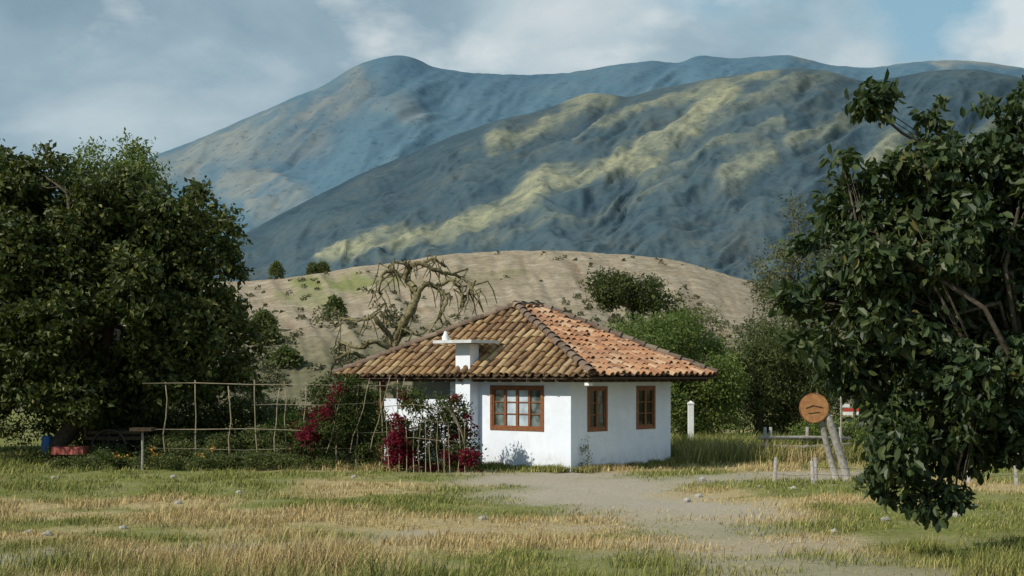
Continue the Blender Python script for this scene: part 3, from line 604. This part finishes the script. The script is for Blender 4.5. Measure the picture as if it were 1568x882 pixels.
for z_ in (.8,1.25,1.6): mb.tube([(-1.2,.0,z_),(-.5,-.03,z_+.05),(.1,0,z_-.02),(.7,.0,z_-.05)],.009,6)
for i in range(6): mb.tube([(.2+i*.03,0,1.7-.02*i),(.5+i*.04,-.02,1.4-i*.1),(.75+i*.01,0,.9-i*.1)],.009,6)
mb.build('canes',M_cane,tre,smooth=True)
P=np.stack([rng.uniform(-10.5,-6.6,40),rng.uniform(35.2,36.8,40),rng.uniform(.15,.5,40)],1); cl_=P[rng.integers(0,14,110)]+rng.normal(size=(110,3))*.04
leaves('orange_flowers',cl_,rng.normal(size=(110,3))*.3+np.array([0,-.6,.6]),np.full(110,.06),M_orange,width=.9)
tree('flower_bed',(-8.3,35.6,0),.0163,[(-190,12),(-120,26),(-60,18),(0,30),(60,22),(130,28),(190,18),(270,14),(280,0),(-190,0)],.7,90,.08,.2,17000,.07,.08,M_leafmid,[(0,0),(0,8)],.02,6)
tree('wall_vine',(1.85,35.05,0),.0163,[(-8,0),(-10,25),(-4,50),(3,55),(6,20),(8,0)],.05,14,.04,.07,200,.05,.04,M_leafmid,[(0,0),(2,40)],.008,6)

# ---------------------------------------------------------------- furniture and small things
e=empty('bird_table',(-9.15,35.2,0)); mb=MB(); mb.tube([(0,0,-.1),(0.01,0,.5),(0,0,.98)],[.035,.032,.03],8); mb.build('post',M_greywood,e)
mb=MB(); mb.box((-.27,-.2,.98),(.27,.2,1.01)); mb.box((-.27,-.2,1.01),(.27,-.175,1.06)); mb.box((-.27,.175,1.01),(.27,.2,1.06)); mb.box((-.27,-.17,1.01),(-.245,.17,1.06)); mb.box((.245,-.17,1.01),(.27,.17,1.06)); mb.build('tray',M_darkwood,e)
e=empty('old_wooden_cart',(-10.7,38.6,0)); mb=MB()
mb.box((-.8,-.4,.62),(.75,.4,.70)); mb.box((-.8,-.4,.70),(-.74,.4,1.0)); mb.box((-.7,-.4,.78),(.7,-.36,.86)); mb.box((-.7,.36,.78),(.7,.4,.86)); mb.tube([(.7,-.25,.66),(1.4,-.22,.72),(1.7,-.2,.85)],.03,6); mb.tube([(.7,.25,.66),(1.4,.22,.72),(1.7,.2,.85)],.03,6); mb.build('bed',M_darkwood,e)
mb=MB()
for yy in (-.5,.5):
    c_=(-.1,yy,.45); ring=[(c_[0]+.45*math.cos(a),yy,c_[2]+.45*math.sin(a)) for a in np.linspace(0,2*math.pi,21)]; mb.tube(ring,.03,6)
    for k in range(8): a=k*math.pi/4; mb.tube([c_,(c_[0]+.44*math.cos(a),yy,c_[2]+.44*math.sin(a))],.016,5)
mb.tube([(-.1,-.55,.45),(-.1,.55,.45)],.035,8); mb.build('wheels',M_iron,e)
e=empty('blue_barrel',(-12.75,39.0,0)); mb=MB(); mb.tube([(0,0,0),(0,0,.05),(0,0,.25),(0,0,.28),(0,0,.48),(0,0,.5),(0,0,.68),(0,0,.7)],[.13,.145,.145,.155,.155,.145,.145,.12],18); mb.build('drum',M_blue,e)
mb=MB(); mb.tube([(.05,0,.7),(.05,0,.73)],.03,8); mb.build('cap',M_iron,e)
e=empty('cloth_covered_table',(-11.75,37.9,0)); mb=MB(); g_=12
for i in range(g_):
    x0=-.42+.84*i/g_; x1=-.42+.84*(i+1)/g_
    w0=.03*math.sin(i*2.1); w1=.03*math.sin((i+1)*2.1)
    mb.quad((x0,-.32,.46),(x1,-.32,.46),(x1,.32,.46),(x0,.32,.46)); mb.quad((x0,-.32,.46),(x1,-.32,.46),(x1,-.35+w1,.26),(x0,-.35+w0,.26)); mb.quad((x0,.32,.46),(x1,.32,.46),(x1,.35-w1,.26),(x0,.35-w0,.26))
mb.quad((-.42,-.32,.46),(-.42,.32,.46),(-.45,.34,.26),(-.45,-.34,.26)); mb.quad((.42,-.32,.46),(.42,.32,.46),(.45,.34,.26),(.45,-.34,.26)); mb.build('cloth',M_pink,e)
mb=MB(); [mb.box((x-.025,y-.025,0),(x+.025,y+.025,.455)) for x in (-.36,.36) for y in (-.26,.26)]; mb.build('legs',M_darkwood,e)
e=empty('round_wooden_sign',(6.95,32,0)); mb=MB()
k=22; rr=[.32*(1+.03*math.sin(3*a)) for a in np.linspace(0,6.28,k)]
f0=mb.addv([(-.17+rr[i]*math.cos(2*math.pi*i/k),-.10,1.62+rr[i]*math.sin(2*math.pi*i/k)) for i in range(k)]); f1=mb.addv([(-.17+rr[i]*math.cos(2*math.pi*i/k),-.04,1.62+rr[i]*math.sin(2*math.pi*i/k)) for i in range(k)])
c0=mb.addv([(-.17,-.10,1.62)])
for i in range(k): mb.F4.append((f0+i,f0+(i+1)%k,f1+(i+1)%k,f1+i)); mb.F3.append((f0+i,f0+(i+1)%k,c0))
mb.build('log_slice',M_slabwood,e)
mb=MB()
mb.tube([(-.17+.325*math.cos(a),-.085,1.62+.325*math.sin(a)) for a in np.linspace(0,2*math.pi,25)],.016,6)
mb.build('bark_rim',M_window,e)
mb=MB(); mb.tube([(-.36,-.105,1.62),(-.2,-.105,1.68),(.02,-.105,1.63)],.012,5); mb.tube([(-.3,-.105,1.5),(-.05,-.105,1.53)],.01,5); mb.build('carving',M_darkwood,e)
mb=MB(); mb.tube([(.62,0,-.1),(.46,0,.5),(.2,-.01,1.3),(.1,0,1.5)],[.10,.095,.09,.08],8); mb.tube([(.40,.1,-.1),(.2,.08,.6),(.0,.03,1.4),(-.12,0,1.95)],[.08,.075,.07,.06],8); mb.tube([(-.1,.05,-.1),(-.12,.03,.5)],.045,8)
mb.build('posts',M_greywood,e,smooth=True)
e=empty('white_post',(5.58,44.4,0)); mb=MB(); mb.box((-.085,-.085,-.1),(.085,.085,1.45)); mb.box((-.1,-.1,1.45),(.1,.1,1.5)); i=mb.addv([(-.085,-.085,1.5),(.085,-.085,1.5),(.085,.085,1.5),(-.085,.085,1.5),(0,0,1.57)]); mb.F3+= [(i,i+1,i+4),(i+1,i+2,i+4),(i+2,i+3,i+4),(i+3,i,i+4)]; mb.build('post',M_whitep,e)
e=empty('log_fence',(7.9,38.6,0)); mb=MB()
for z_ in (.12,.30,.48,.66): mb.tube([(-1.2,rng.normal()*.05,z_+rng.normal()*.03),(0,0,z_+rng.normal()*.03),(1.3,rng.normal()*.05,z_+rng.normal()*.03)],[.05,.055,.045],7)
for x in (-1.0,-.9,.1,1.05): mb.tube([(x,.09,-.1),(x+rng.normal()*.03,.09,.95)],.045,7)
mb.build('logs',M_greywood,e,smooth=True)
e=empty('wire_fence',(0,0,0)); mb=MB()
pts=[(5.75,31.2),(6.55,30.9),(8.9,30.7),(9.9,30.8),(11,31)]
for x,y in pts: mb.tube([(x,y,-.1),(x+rng.normal()*.05,y,.42+rng.random()*.15)],[.045,.04],7)
mb.build('posts',M_greywood,e,smooth=True); mb=MB()
for h_ in (.2,.36):
    for (a,b),(c_,d_) in zip(pts[:-1],pts[1:]): mb.tube([(a,b,h_),((a+c_)/2,(b+d_)/2,h_-.04),(c_,d_,h_)],.005,4)
mb.build('wires',M_iron,e)
e=empty('red_white_marker_sign',(7.75,33.5,0)); mb=MB(); mb.tube([(0,0,-.1),(0,0,1.95)],[.022,.02],8); mb.build('post',M_greywood,e)
mb=MB(); mb.box((.05,-.02,1.5),(.42,.02,1.58)); mb.build('red_board',M_redp,e); mb=MB(); mb.box((.05,-.02,1.42),(.42,.02,1.497)); mb.box((.03,-.015,1.6),(.2,.015,1.68)); mb.build('white_board',M_whitep,e)
mb=MB()
for i in range(26):
    x=rng.uniform(-11,8); y=rng.uniform(20,33); r=rng.uniform(.03,.08)
    if 0<x<3: continue
    z0=float(gz(np.array([x]),np.array([y]))[0])
    mb.tube([(x,y,z0-.02),(x,y,z0+r*.3),(x+r*.1,y,z0+r*.7),(x,y,z0+r*.85)],[r*rng.uniform(.9,1.2),r*1.15,r*.8,r*.3],7)
mb.build('stones',M_rock)
